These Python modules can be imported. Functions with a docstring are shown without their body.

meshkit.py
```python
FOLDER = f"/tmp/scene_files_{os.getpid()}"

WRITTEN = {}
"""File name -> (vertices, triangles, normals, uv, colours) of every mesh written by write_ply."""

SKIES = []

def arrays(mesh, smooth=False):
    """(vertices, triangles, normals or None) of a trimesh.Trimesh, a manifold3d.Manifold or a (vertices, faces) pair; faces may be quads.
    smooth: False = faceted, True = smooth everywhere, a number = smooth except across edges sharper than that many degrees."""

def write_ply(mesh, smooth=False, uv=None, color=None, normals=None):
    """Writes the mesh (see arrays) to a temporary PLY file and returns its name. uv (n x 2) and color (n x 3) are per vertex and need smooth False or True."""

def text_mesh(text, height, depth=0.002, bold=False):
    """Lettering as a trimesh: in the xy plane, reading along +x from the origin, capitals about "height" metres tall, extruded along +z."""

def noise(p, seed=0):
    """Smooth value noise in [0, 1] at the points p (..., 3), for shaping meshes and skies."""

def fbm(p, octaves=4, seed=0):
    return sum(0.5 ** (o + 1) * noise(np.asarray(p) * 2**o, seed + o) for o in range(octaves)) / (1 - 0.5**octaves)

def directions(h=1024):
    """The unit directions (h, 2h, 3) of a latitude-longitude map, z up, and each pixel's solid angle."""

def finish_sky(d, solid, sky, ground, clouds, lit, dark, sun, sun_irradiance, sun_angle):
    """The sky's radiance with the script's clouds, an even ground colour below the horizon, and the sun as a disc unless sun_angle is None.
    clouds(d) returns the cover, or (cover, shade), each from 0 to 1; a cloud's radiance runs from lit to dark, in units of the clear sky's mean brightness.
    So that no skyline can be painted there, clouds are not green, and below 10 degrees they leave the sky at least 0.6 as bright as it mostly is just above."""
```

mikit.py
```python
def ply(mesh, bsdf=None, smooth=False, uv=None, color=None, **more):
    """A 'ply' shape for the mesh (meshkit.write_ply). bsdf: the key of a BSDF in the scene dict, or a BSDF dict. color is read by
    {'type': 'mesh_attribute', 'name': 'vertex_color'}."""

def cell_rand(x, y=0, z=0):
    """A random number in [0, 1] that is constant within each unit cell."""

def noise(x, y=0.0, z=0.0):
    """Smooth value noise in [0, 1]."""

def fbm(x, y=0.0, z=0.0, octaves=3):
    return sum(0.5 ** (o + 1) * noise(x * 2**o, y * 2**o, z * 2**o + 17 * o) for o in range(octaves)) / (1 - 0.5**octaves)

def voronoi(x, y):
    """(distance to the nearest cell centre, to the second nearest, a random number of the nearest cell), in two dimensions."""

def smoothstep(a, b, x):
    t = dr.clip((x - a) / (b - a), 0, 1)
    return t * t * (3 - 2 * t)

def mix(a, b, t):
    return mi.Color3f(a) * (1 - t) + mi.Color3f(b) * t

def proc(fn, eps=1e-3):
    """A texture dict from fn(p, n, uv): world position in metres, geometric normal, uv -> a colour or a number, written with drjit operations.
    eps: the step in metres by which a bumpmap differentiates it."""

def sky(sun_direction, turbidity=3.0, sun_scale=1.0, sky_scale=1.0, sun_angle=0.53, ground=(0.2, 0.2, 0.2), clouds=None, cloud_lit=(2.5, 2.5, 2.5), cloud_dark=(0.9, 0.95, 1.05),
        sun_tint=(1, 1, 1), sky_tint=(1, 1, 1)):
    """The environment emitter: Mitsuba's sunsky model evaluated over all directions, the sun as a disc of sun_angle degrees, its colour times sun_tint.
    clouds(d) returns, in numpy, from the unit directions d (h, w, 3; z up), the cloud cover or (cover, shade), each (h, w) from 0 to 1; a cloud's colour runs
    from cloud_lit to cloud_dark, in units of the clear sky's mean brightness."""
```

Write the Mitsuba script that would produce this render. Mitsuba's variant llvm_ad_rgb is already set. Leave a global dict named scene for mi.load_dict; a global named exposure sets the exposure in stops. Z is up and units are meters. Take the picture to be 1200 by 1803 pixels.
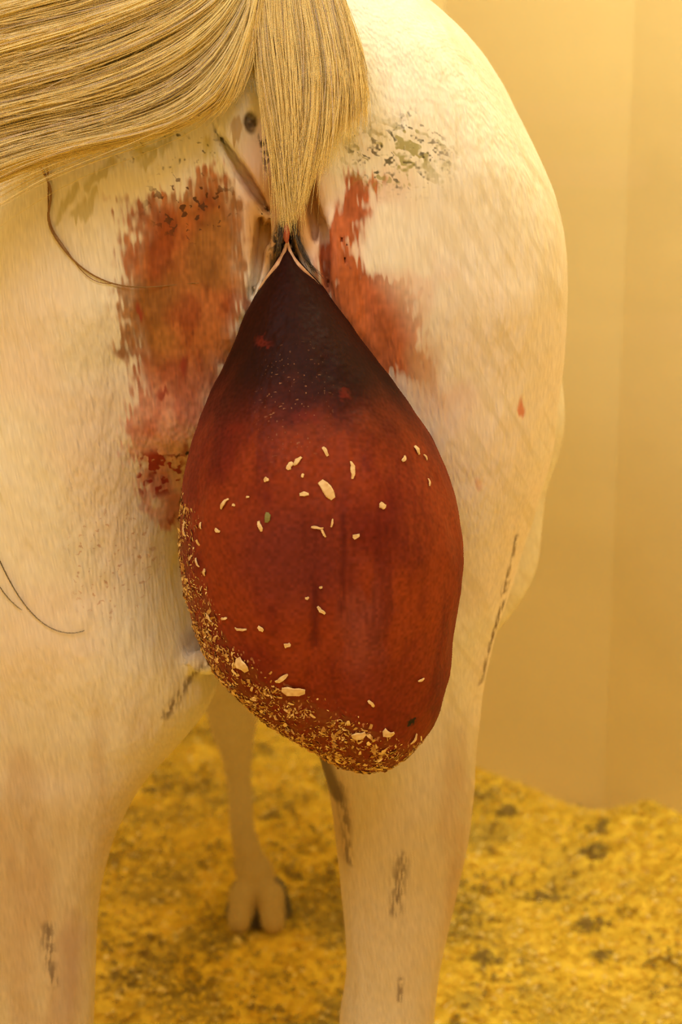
import math, random
import numpy as np
import trimesh
import drjit as dr
import mitsuba as mi
import mikit
import meshkit
from mikit import noise, fbm, smoothstep, mix, proc
from scipy.interpolate import PchipInterpolator
T = mi.ScalarTransform4f
rng = np.random.default_rng(7)
random.seed(7)
scene, labels = {}, {}

# ---------------------------------------------------------------- camera, lights, exposure
CAM = np.array([0.0, 0.0, 1.425])
PITCH = math.radians(13.0)
FPX = 2807.0
FWD = np.array([0, math.cos(PITCH), -math.sin(PITCH)])
UP = np.array([0, math.sin(PITCH), math.cos(PITCH)])
exposure = 0.0
scene['camera'] = {'type': 'thinlens', 'fov': 2 * math.degrees(math.atan(600 / FPX)), 'fov_axis': 'x',
                   'aperture_radius': 0.006, 'focus_distance': 1.56, 'near_clip': 0.05, 'far_clip': 50.0,
                   'to_world': T().look_at(origin=CAM.tolist(), target=(CAM + FWD).tolist(), up=[0, 0, 1])}
LAMPS = [  # x, y, half-width, half-length, power, tint
    (0.36, 2.25, 0.30, 0.60, 13.4, (1.0, 0.95, 0.64)),
    (-0.75, 0.1, 0.30, 0.60, 9.5, (1.0, 1.01, 1.10)),
    (0.60, -0.6, 0.30, 0.60, 7.5, (1.0, 1.01, 1.10)),
]
CEIL = 3.1


def at(px, py, Y):
    """World point on the plane y = Y seen at a position of the photograph (how sizes were measured)."""
    d = FWD + UP * (901.5 - py) / FPX
    t = Y / d[1]
    return np.array([(px - 600) / FPX * t, Y, CAM[2] + d[2] * t])


def lin(r, g, b):
    return tuple(((c / 255 / 12.92) if c / 255 <= 0.04045 else ((c / 255 + 0.055) / 1.055) ** 2.4) for c in (r, g, b))


def tag(key, label=None, category=None, group=None, kind=None):
    e = labels.setdefault(key, {})
    for k, v in (('label', label), ('category', category), ('group', group), ('kind', kind)):
        if v:
            e[k] = v


# ---------------------------------------------------------------- materials
def two(d):
    return {'type': 'twosided', 'bsdf': d}


def wall_color(p, n, uv):
    t = fbm(p.x * 1.3 + p.y * 1.1, p.z * 0.9, 3.0, 4)
    f = fbm(p.x * 14 + p.y * 14, p.z * 9, 5.0, 3)
    c = mix((0.76, 0.635, 0.34), (0.83, 0.70, 0.385), smoothstep(0.3, 0.7, t))
    c = c * (0.95 + 0.1 * f)
    scuff = smoothstep(0.72, 0.86, noise(p.x * 9 + p.y * 8, p.z * 14, 1.0)) * smoothstep(0.5, 0.7, noise(p.x * 2 + p.y * 2, p.z * 2, 8.0))
    return mix(c, (0.85, 0.68, 0.45), scuff * 0.3)


scene['mat_wall'] = two({'type': 'principled', 'base_color': proc(wall_color), 'roughness': 0.5, 'specular': 0.35})
scene['mat_ceiling'] = two({'type': 'diffuse', 'reflectance': {'type': 'rgb', 'value': (0.72, 0.70, 0.64)}})


def floor_color(p, n, uv):
    a = fbm(p.x * 55, p.y * 55, 1.0, 3)
    b = fbm(p.x * 9, p.y * 9, 4.0, 4)
    c = mix((0.66, 0.46, 0.045), (0.93, 0.70, 0.09), smoothstep(0.3, 0.72, a))
    return mix(c, (0.36, 0.27, 0.07), smoothstep(0.50, 0.66, b) * 0.75 * (1 - 0.6 * smoothstep(0.2, 0.5, p.x)))


scene['mat_floor'] = two({'type': 'diffuse', 'reflectance': proc(floor_color)})


def chip_color(p, n, uv):
    c = mix((0.74, 0.51, 0.045), (0.96, 0.74, 0.12), uv.x)
    c = mix(c, (0.95, 0.80, 0.32), smoothstep(0.82, 0.9, uv.x))
    return mix(c, (0.40, 0.29, 0.07), smoothstep(0.82, 0.95, uv.y))


scene['mat_chip'] = two({'type': 'diffuse', 'reflectance': proc(chip_color)})
scene['mat_dung'] = two({'type': 'diffuse', 'reflectance': proc(lambda p, n, uv: mix((0.17, 0.11, 0.03), (0.36, 0.26, 0.07), fbm(p.x * 90, p.y * 90, p.z * 90, 3)))})
scene['mat_shaving'] = two({'type': 'diffuse', 'reflectance': proc(lambda p, n, uv: mix((0.58, 0.36, 0.15), (0.80, 0.62, 0.33), noise(p.x * 300, p.y * 300, p.z * 300)))})
scene['mat_green'] = two({'type': 'diffuse', 'reflectance': {'type': 'rgb', 'value': (0.22, 0.20, 0.07)}})


# -- coat: world x, z on the back of the thighs
def W(px, py, Y=1.63):
    q = at(px, py, Y)
    return float(q[0]), float(q[2])


def poly_sd(x, z, pts):
    """Signed distance to a polygon (negative inside), drjit."""
    n = len(pts)
    d = mi.Float(1e9)
    s = mi.Float(1.0)
    for i in range(n):
        ax, az = pts[i]
        bx, bz = pts[i - 1]
        ex, ez = bx - ax, bz - az
        wx, wz = x - ax, z - az
        t = dr.clip((wx * ex + wz * ez) / (ex * ex + ez * ez), 0, 1)
        d = dr.minimum(d, dr.square(wx - ex * t) + dr.square(wz - ez * t))
        c1, c2, c3 = z >= az, z < bz, ex * wz > ez * wx
        s = dr.select((c1 & c2 & c3) | (~c1 & ~c2 & ~c3), -s, s)
    return s * dr.sqrt(d)


def spk(x, z, f, seed):
    # rounder specks than plain value noise: rotated and warped
    a, b = (0.83 * x + 0.56 * z) * f, (0.83 * z - 0.56 * x) * f
    wa, wb = noise(a * 1.7 + 9.0, b * 1.7, seed + 3.0) - 0.5, noise(a * 1.7, b * 1.7 + 5.0, seed + 6.0) - 0.5
    return noise(a + 0.9 * wa, b + 0.9 * wb, seed)


def seg_d(x, z, a, b):
    ex, ez = b[0] - a[0], b[1] - a[1]
    wx, wz = x - a[0], z - a[1]
    t = dr.clip((wx * ex + wz * ez) / (ex * ex + ez * ez), 0, 1)
    return dr.sqrt(dr.square(wx - ex * t) + dr.square(wz - ez * t))


def blob(x, z, px, py, rx, ry, Y=1.63):
    """0 at the middle of an ellipse (radii in pixels), 1 at its edge."""
    cx, cz = W(px, py, Y)
    k = 0.00059
    return dr.sqrt(dr.square((x - cx) / (rx * k)) + dr.square((z - cz) / (ry * k)))


STAIN_L = [W(*q) for q in [(345, 294), (402, 302), (430, 360), (446, 430), (452, 500), (440, 560), (415, 640), (375, 720), (338, 790), (330, 860), (328, 930), (326, 995), (300, 985),
                           (268, 955), (246, 920), (242, 870), (232, 835), (210, 805), (213, 750), (238, 700), (228, 640), (212, 600), (204, 545), (216, 490), (212, 430), (236, 390), (210, 360), (262, 340), (318, 328)]]
STAIN_R = [W(*q) for q in [(618, 297), (650, 305), (682, 318), (655, 345), (642, 400), (622, 430), (650, 470), (705, 490), (748, 512), (728, 530), (745, 590), (765, 645), (795, 695),
                           (772, 722), (740, 680), (702, 665), (645, 645), (600, 590), (570, 510), (562, 440), (580, 390), (598, 345)]]
SEGS_DARK = [(W(385, 1158, 1.66), W(285, 1275, 1.68), 0.0050), (W(896, 915, 1.8), W(842, 1180, 1.8), 0.0030), (W(885, 1000, 1.8), W(856, 1110, 1.8), 0.003),
             (W(705, 1520, 1.68), W(695, 1600, 1.68), 0.007), (W(600, 1400, 1.7), W(612, 1520, 1.7), 0.006), (W(78, 1640, 1.66), W(92, 1730, 1.66), 0.006), (W(706, 1720, 1.66), W(706, 1750, 1.66), 0.003)]


def coat_color(p, n, uv):
    x, z = p.x, p.z
    rear = 1 - smoothstep(1.86, 1.95, p.y)
    # warped position: ragged hairy edges
    w1, w2 = noise(x * 60, z * 45, 2.0) - 0.5, noise(x * 60, z * 45, 9.0) - 0.5
    h1 = noise(x * 420, z * 60, p.y * 60) - 0.5
    xs, zs = x + 0.012 * w1 + 0.002 * h1, z + 0.012 * w2 + 0.014 * h1
    streak = noise(x * 700 + 90 * z, z * 90 - 60 * x, p.y * 260)
    broad = fbm(x * 7, z * 5, p.y * 6, 3)
    base = mix((0.72, 0.66, 0.51), (0.81, 0.76, 0.62), smoothstep(0.3, 0.7, broad))
    # skin showing through the thin hair low and inside the thighs
    pink = smoothstep(1.42, 1.18, z) * rear
    base = mix(base, (0.76, 0.62, 0.50), pink * 0.55 * smoothstep(0.25, 0.65, fbm(x * 9, z * 9, 4.0, 3)))
    low = smoothstep(0.92, 0.62, z) + 0.25 * smoothstep(0.25, 0.1, z)  # coat darker and yellower towards the feet
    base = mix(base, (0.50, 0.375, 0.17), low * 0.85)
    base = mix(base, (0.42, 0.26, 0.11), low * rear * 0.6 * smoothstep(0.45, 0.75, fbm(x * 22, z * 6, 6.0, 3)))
    base = base * (0.88 + 0.20 * streak)
    # grey-yellow streaks of longer hair on the outer thigh
    gs = smoothstep(0.50, 0.75, fbm(x * 110 + 62 * z, z * 12 - 10 * x, 3.0, 4)) * smoothstep(0.03, 0.16, x)
    base = mix(base, (0.54, 0.45, 0.25), gs * 0.35)
    # ---- perineum: orange skin with brown stain
    per = smoothstep(1.1, 0.5, blob(x, z, 492, 345, 95, 170)) * rear
    base = mix(base, (0.62, 0.41, 0.27), per * 0.85)
    perd = smoothstep(1.0, 0.55, blob(xs, zs, 497, 380, 82, 125)) * rear
    base = mix(base, (0.46, 0.235, 0.055), perd * 0.9)
    dk = smoothstep(1.0, 0.4, blob(xs, zs, 505, 425, 28, 70)) * smoothstep(0.35, 0.6, spk(x, z, 240, 4.0)) * rear
    base = mix(base, (0.05, 0.03, 0.015), dk)
    dk2 = smoothstep(0.006, 0.001, seg_d(xs, zs, W(470, 240), W(500, 380))) * smoothstep(0.4, 0.6, spk(x, z, 230, 7.0)) * rear
    base = mix(base, (0.06, 0.04, 0.015), dk2 * 0.9)
    base = mix(base, (0.10, 0.06, 0.025), smoothstep(1.1, 0.6, blob(x + 0.008 * w1, z + 0.008 * w2, 447, 213, 15, 19)) * (1 - 0.4 * noise(x * 300, z * 300, 1.0)) * rear)
    base = mix(base, (0.42, 0.27, 0.09), smoothstep(1.0, 0.6, blob(xs, zs, 424, 226, 13, 22)) * 0.7 * rear)
    # ---- left thigh: dried blood, brown above, pink below
    sl = poly_sd(xs, zs, STAIN_L)
    hairs = smoothstep(0.2, 0.8, 0.6 * noise(x * 420 + 30 * z, z * 75, 21.0) + 0.4 * noise(x * 160, z * 120, 2.0))
    ml = smoothstep(0.012 * hairs, -0.016 * (1 - hairs) - 0.003, sl) * rear
    zl = smoothstep(W(0, 760)[1], W(0, 600)[1], z)
    inner = smoothstep(-0.004, -0.045, sl)
    m3 = fbm(x * 45, z * 30, 5.0, 4)
    cl = mix((0.60, 0.32, 0.23), (0.40, 0.130, 0.034), zl)
    cl = mix(cl, mix((0.48, 0.16, 0.10), (0.25, 0.055, 0.013), zl), smoothstep(0.35, 0.65, m3) * 0.85)
    cl = mix(cl, (0.24, 0.135, 0.028), smoothstep(0.5, 0.75, fbm(x * 16, z * 16, 2.0, 3)) * zl * 0.5)
    cl = cl * (0.72 + 0.28 * noise(x * 560, z * 110, 1.0) + 0.30 * noise(x * 260, z * 210, 8.0))
    fade = smoothstep(-0.002, -0.030, sl)
    base = mix(base, cl, ml * dr.minimum(0.70 + 0.3 * fade + 0.2 * (1 - fade) * hairs, 1))
    wet = smoothstep(0.55, 0.60, fbm(x * 130, z * 100, 12.0, 3)) * ml * smoothstep(1.0, 0.55, blob(x, z, 268, 850, 60, 65))
    base = mix(base, (0.30, 0.035, 0.02), wet)
    for q in ((285, 693, 12, 11), (320, 640, 7, 28), (250, 545, 8, 20), (292, 945, 8, 10), (316, 800, 7, 22), (262, 850, 10, 14), (305, 815, 16, 6)):
        base = mix(base, (0.26, 0.03, 0.015), smoothstep(1.3, 0.3, blob(xs, zs, *q)) * 0.75 * rear)
    base = mix(base, (0.05, 0.02, 0.012), smoothstep(1.2, 0.5, blob(xs, zs, 318, 812, 14, 10)) * smoothstep(0.45, 0.6, spk(x, z, 200, 2.0)) * rear)
    # ---- right thigh
    sr = poly_sd(xs, zs, STAIN_R)
    mr = smoothstep(0.010 * hairs, -0.012 * (1 - hairs) - 0.002, sr) * rear
    red = dr.maximum(smoothstep(0.062, 0.012, seg_d(x, z, W(575, 430), W(690, 630))), smoothstep(0.07, 0.015, seg_d(x, z, W(650, 312), W(600, 440))))
    cr = mix((0.62, 0.38, 0.25), (0.44, 0.125, 0.045), red)
    cr = mix(cr, (0.32, 0.085, 0.025), smoothstep(0.4, 0.7, m3) * 0.6 * (0.3 + 0.7 * red))
    base = mix(base, cr * (0.74 + 0.26 * noise(x * 560, z * 110, 1.0) + 0.26 * noise(x * 260, z * 210, 8.0)), mr * (0.60 + 0.40 * red))
    halo = smoothstep(0.05, -0.005, sr) * rear * smoothstep(0.4, 0.6, fbm(x * 18, z * 18, 8.0, 3))
    base = mix(base, (0.66, 0.43, 0.32), halo * (1 - mr) * 0.55)
    base = mix(base, (0.55, 0.33, 0.17), smoothstep(1.1, 0.3, blob(xs, zs, 745, 640, 40, 80)) * 0.6 * rear)
    base = mix(base, (0.60, 0.16, 0.07), smoothstep(1.2, 0.4, blob(xs, zs, 911, 697, 9, 15, 1.72)) * 0.8)
    base = mix(base, (0.66, 0.34, 0.22), smoothstep(1.1, 0.3, blob(xs, zs, 835, 830, 12, 18, 1.7)) * 0.5)
    # ---- green manure smears and dark crumbs
    gl = smoothstep(1.1, 0.3, blob(xs, zs, 300, 262, 115, 36)) * rear
    gr = smoothstep(1.1, 0.3, blob(xs, zs, 700, 270, 115, 80)) * rear
    base = mix(base, (0.52, 0.43, 0.10), gl * smoothstep(0.30, 0.55, fbm(x * 50, z * 50, 6.0, 3)) * 0.9)
    ru, rv = 0.8 * x - 0.6 * z, 0.6 * x + 0.8 * z
    wr = noise(x * 130, z * 130, 14.0) - 0.5
    fl = noise(ru * 75 + wr, rv * 230 + 1.6 * wr, 2.0)
    base = mix(base, (0.62, 0.53, 0.22), gr * smoothstep(0.35, 0.65, fbm(x * 40, z * 40, 1.0, 3)) * 0.3)
    base = mix(base, (0.30, 0.26, 0.06), gr * smoothstep(0.50, 0.74, 0.7 * fl + 0.3 * noise(x * 350, z * 350, 4.0)) * 0.85)
    base = mix(base, (0.07, 0.055, 0.015), dr.minimum(gl + gr, 1) * smoothstep(0.60, 0.84, 0.6 * noise(ru * 120 + wr, rv * 320 + 2 * wr, 31.0) + 0.4 * noise(x * 420, z * 420, 5.0)) * 0.9)
    for a, b in (((205, 285), (165, 330)), ((140, 335), (112, 385)), ((290, 262), (262, 285)), ((180, 345), (150, 380))):
        base = mix(base, (0.42, 0.35, 0.09), smoothstep(0.008, 0.002, seg_d(xs, zs, W(*a), W(*b))) * 0.6 * rear)
    crumbs = smoothstep(1.1, 0.4, blob(x, z, 340, 360, 95, 75)) * smoothstep(0.77, 0.83, spk(x, z, 250, 5.0)) * rear
    base = mix(base, (0.09, 0.035, 0.012), crumbs * 0.9)
    specks = smoothstep(1.1, 0.6, blob(x, z, 190, 1010, 90, 130)) * smoothstep(0.84, 0.88, spk(x, z, 340, 15.0)) * rear
    base = mix(base, (0.42, 0.20, 0.10), specks * 0.6)
    # ---- dark hair lines and a painted shadow on the legs
    for a, b, wd in SEGS_DARK:
        base = mix(base, (0.17, 0.11, 0.055), smoothstep(wd * 1.9, wd * 0.1, seg_d(x + 0.006 * w1, z + 0.006 * w2, a, b)) * smoothstep(0.28, 0.62, 0.6 * noise(x * 620, z * 110, 3.0) + 0.4 * spk(x, z, 130, 8.0)) * 0.85)
    base = mix(base, (0.34, 0.21, 0.09), smoothstep(1.1, 0.2, blob(xs, zs, 345, 1165, 50, 40, 1.68)) * 0.65)
    base = mix(base, (0.10, 0.06, 0.03), smoothstep(0.016, 0.004, seg_d(x, z, W(558, 1310, 1.76), W(592, 1380, 1.76))) * smoothstep(0.95, 0.7, p.z) * 0.85)  # shadow below the prolapse, painted on the inner right leg
    base = mix(base, (0.36, 0.22, 0.12), smoothstep(1.1, 0.2, blob(xs, zs, 120, 1720, 40, 150, 1.66)) * 0.65)
    return dr.clip(base, 0.01, 0.98)


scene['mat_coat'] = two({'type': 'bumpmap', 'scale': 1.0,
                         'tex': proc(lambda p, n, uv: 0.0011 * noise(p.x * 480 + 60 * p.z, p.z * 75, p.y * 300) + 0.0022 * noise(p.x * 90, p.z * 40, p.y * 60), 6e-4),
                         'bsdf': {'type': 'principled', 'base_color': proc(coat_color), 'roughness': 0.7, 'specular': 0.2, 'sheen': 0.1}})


def prolapse_color(p, n, uv):
    x, z = p.x, p.z
    m = fbm(x * 22, z * 14, p.y * 20, 4)
    f = noise(x * 330, z * 330, p.y * 330)
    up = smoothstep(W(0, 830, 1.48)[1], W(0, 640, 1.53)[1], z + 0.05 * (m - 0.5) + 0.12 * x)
    c = mix((0.33, 0.070, 0.014), (0.215, 0.034, 0.012), smoothstep(0.35, 0.65, m))
    right = smoothstep(-0.02, 0.10, x)
    c = mix(c, (0.40, 0.105, 0.018), right * smoothstep(0.3, 0.6, fbm(x * 12, z * 9, 3.0, 3)) * 0.6)
    pur = smoothstep(1.1, 0.2, blob(x, z, 520, 960, 130, 120, 1.48))  # purple-grey and lilac sheen patches, painted into the colour
    c = mix(c, (0.17, 0.040, 0.028), pur * 0.7)
    lil = smoothstep(1.1, 0.2, blob(x, z, 640, 1090, 60, 140, 1.46))
    c = mix(c, (0.33, 0.115, 0.062), lil * 0.6 * smoothstep(0.3, 0.6, fbm(x * 60, z * 30, 7.0, 3)))
    lowr = smoothstep(W(0, 1090, 1.5)[1], W(0, 1260, 1.5)[1], z)
    c = mix(c, (0.20, 0.030, 0.010), lowr * 0.6)
    # vertical veins and streaks
    v = smoothstep(0.45, 0.8, 0.7 * noise(x * 80 + 2 * m, z * 9 + m, 2.0) + 0.3 * noise(x * 260, z * 30, 9.0)) * smoothstep(0.35, 0.7, noise(x * 20 + m, z * 12, 5.0))
    c = mix(c, (0.12, 0.018, 0.012), v * 0.45)
    c = mix(c, (0.024, 0.008, 0.004), up * 0.95)  # upper part made nearly black
    for q in ((465, 602, 16, 9), (540, 718, 18, 10), (425, 742, 16, 8), (612, 682, 9, 9)):
        c = mix(c, (0.20, 0.028, 0.010), smoothstep(1.4, 0.2, blob(x + 0.03 * (m - .5), z + 0.03 * (f - 0.5) * 0.3, *q, 1.52)) * 0.7)
    c = c * (0.78 + 0.44 * f)
    # fine golden dust
    du = smoothstep(0.80, 0.88, noise(x * 520, z * 520, p.y * 520)) * smoothstep(1.1, 0.3, blob(x, z, 520, 700, 70, 110, 1.52))
    c = mix(c, (0.40, 0.26, 0.10), du * 0.8)
    crust = smoothstep(0.50, 0.62, uv.x + 0.35 * (fbm(x * 60, z * 60, p.y * 60, 3) - 0.5))
    c = mix(c, mix((0.34, 0.17, 0.03), (0.16, 0.045, 0.012), f), crust * 0.55 * smoothstep(0.3, 0.6, fbm(x * 110, z * 110, p.y * 110, 2)))
    gs = smoothstep(0.74, 0.86, noise(x * 420, z * 300, p.y * 420)) * smoothstep(0.25, 0.6, uv.x + 0.4 * (fbm(x * 40, z * 40, 2.0, 3) - 0.5))
    c = mix(c, (0.62, 0.40, 0.14), gs * 0.8)
    for a, b, wd, st in (((602, 900), (600, 1075), 0.0035, 0.6), ((553, 1020), (548, 1135), 0.005, 0.75), ((560, 930), (553, 1020), 0.004, 0.4), ((540, 1130), (538, 1190), 0.005, 0.4), ((748, 980), (735, 1150), 0.006, 0.35)):  # darkness of the vertical grooves, painted into the colour
        c = mix(c, (0.085, 0.012, 0.010), smoothstep(wd * 1.5, 0.0, seg_d(x + 0.02 * (m - 0.5), z, W(*a, 1.43), W(*b, 1.43))) * st * 0.8 * smoothstep(0.2, 0.6, noise(x * 200, z * 60, 4.0)))
    c = c * mi.Color3f(0.66, 0.46, 0.60)
    c = mix(c, (0.012, 0.01, 0.01), smoothstep(1.3, 0.4, blob(x + 0.02 * (m - 0.5) + 0.004 * (f - 0.5), z + 0.006 * (f - 0.5), 722, 1257, 7, 9, 1.5)))
    return c


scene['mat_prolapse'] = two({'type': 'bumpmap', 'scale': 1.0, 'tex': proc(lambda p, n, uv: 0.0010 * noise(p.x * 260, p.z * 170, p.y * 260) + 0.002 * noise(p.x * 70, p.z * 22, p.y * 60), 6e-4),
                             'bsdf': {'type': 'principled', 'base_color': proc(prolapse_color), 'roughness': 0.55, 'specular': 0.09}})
scene['mat_crust'] = two({'type': 'diffuse', 'reflectance': proc(lambda p, n, uv: mix((0.40, 0.19, 0.045), (0.80, 0.58, 0.24), uv.x))})


def hair_color(p, n, uv):
    c = mix((0.57, 0.43, 0.15), (0.92, 0.78, 0.37), uv.x)
    c = mix(c, (0.62, 0.52, 0.42), smoothstep(0.8, 0.9, noise(uv.x * 57, 3.0, 1.0)) * 0.8)
    return mix(c, (0.26, 0.17, 0.07), smoothstep(0.90, 0.95, noise(uv.x * 331, 5.0, 2.0)))


scene['mat_hair'] = two({'type': 'principled', 'base_color': proc(hair_color), 'roughness': 0.45, 'specular': 0.4})
scene['mat_brown_hair'] = two({'type': 'principled', 'base_color': {'type': 'rgb', 'value': (0.24, 0.12, 0.025)}, 'roughness': 0.5})
scene['mat_black_hair'] = two({'type': 'principled', 'base_color': {'type': 'rgb', 'value': (0.05, 0.03, 0.015)}, 'roughness': 0.5})
scene['mat_hoof'] = two({'type': 'principled', 'base_color': proc(lambda p, n, uv: mix((0.05, 0.04, 0.035), (0.14, 0.11, 0.08), fbm(p.x * 60, p.y * 60, p.z * 200, 2))), 'roughness': 0.5})
scene['mat_eye'] = two({'type': 'principled', 'base_color': {'type': 'rgb', 'value': (0.02, 0.012, 0.01)}, 'roughness': 0.1})
scene['mat_lamp_housing'] = two({'type': 'diffuse', 'reflectance': {'type': 'rgb', 'value': (0.8, 0.8, 0.78)}})

# ---------------------------------------------------------------- the stall
C0 = np.array([0.567, 3.22])       # corner between the slanted panel and the right wall
K0 = np.array([0.225, 3.60])      # joint between the slanted panel and the back wall
R1 = np.array([1.25, 1.96])
PLAN = [('wall_right', np.array([1.25, -1.6]), R1), ('wall_right_rear', R1, C0), ('wall_slant', C0, K0), ('wall_back', K0, np.array([-1.95, 4.95])),
        ('wall_left', np.array([-1.95, 4.95]), np.array([-1.95, -1.6])), ('wall_front', np.array([-1.95, -1.6]), np.array([1.25, -1.6]))]  # left, front and near right walls unseen, closing the stall for bounce


def wall_mesh(a, b, thick=0.10):
    d = b - a
    L = np.linalg.norm(d)
    d = d / L
    nrm = np.array([-d[1], d[0]])
    mid = PLAN_C - a
    if nrm @ mid > 0:
        nrm = -nrm
    m = trimesh.creation.box((L + thick * 0.0, thick, CEIL))
    M = np.eye(4)
    M[:2, 0], M[:2, 1] = d, nrm
    c = (a + b) / 2 + nrm * thick / 2
    M[:3, 3] = [c[0], c[1], CEIL / 2]
    m.apply_transform(M)
    if np.linalg.det(M[:3, :3]) < 0:
        m.invert()
    return m


PLAN_C = np.array([-0.2, 1.5])
for name, a, b in PLAN:
    scene[name] = mikit.ply(wall_mesh(a, b), 'mat_wall')
    tag(name, kind='structure')
c = trimesh.creation.box((3.6, 6.9, 0.08))
c.apply_translation((-0.35, 1.68, CEIL + 0.04))
scene['ceiling'] = mikit.ply(c, 'mat_ceiling')  # out of view, neutral tone chosen for the bounced light
tag('ceiling', kind='structure')


def seg_dist(P, a, b):
    e = b - a
    t = np.clip(((P - a) @ e) / (e @ e), 0, 1)
    return np.linalg.norm(P - a - t[..., None] * e, axis=-1)


def bed_height(x, y):
    P = np.stack([x, y], -1)
    h = 0.011 * (meshkit.fbm(np.stack([x * 3, y * 3, 0 * x], -1), 4, 3) - 0.5) * 2 + 0.012 * (meshkit.fbm(np.stack([x * 16, y * 16, 0 * x], -1), 3, 5) - 0.5)
    h = h * np.clip(np.linalg.norm(P - [-0.15, 2.72], axis=-1) / 0.2 - 0.4, 0, 1)
    d = seg_dist(P, C0, R1)
    h = h + 0.105 * np.clip(1 - d / 0.33, 0, 1) ** 1.3 * np.clip(seg_dist(P, C0, K0) / 0.16, 0, 1)
    return h + 0.004


nx, ny = 240, 330
gx, gy = np.linspace(-2.0, 1.35, nx), np.concatenate([np.linspace(-1.65, 1.7, 60), np.linspace(1.72, 5.0, ny - 60)])
X, Y = np.meshgrid(gx, gy, indexing='ij')
V = np.stack([X, Y, bed_height(X, Y)], -1).reshape(-1, 3)
i, j = np.meshgrid(np.arange(nx - 1), np.arange(ny - 1), indexing='ij')
Q = np.stack([i * ny + j, (i + 1) * ny + j, (i + 1) * ny + j + 1, i * ny + j + 1], -1).reshape(-1, 4)
scene['floor'] = mikit.ply((V, Q), 'mat_floor', smooth=True)
tag('floor', kind='structure')


def inside_room(x, y):
    P = np.stack([x, y], -1)
    ok = (x < 1.2) & (x > -1.9)
    for a, b in ((R1, C0), (C0, K0), (K0, np.array([-1.95, 4.95]))):
        n = np.array([-(b - a)[1], (b - a)[0]])
        if n @ (PLAN_C - a) < 0:
            n = -n
        ok &= (P - a) @ (n / np.linalg.norm(n)) > 0.012
    return ok


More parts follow.
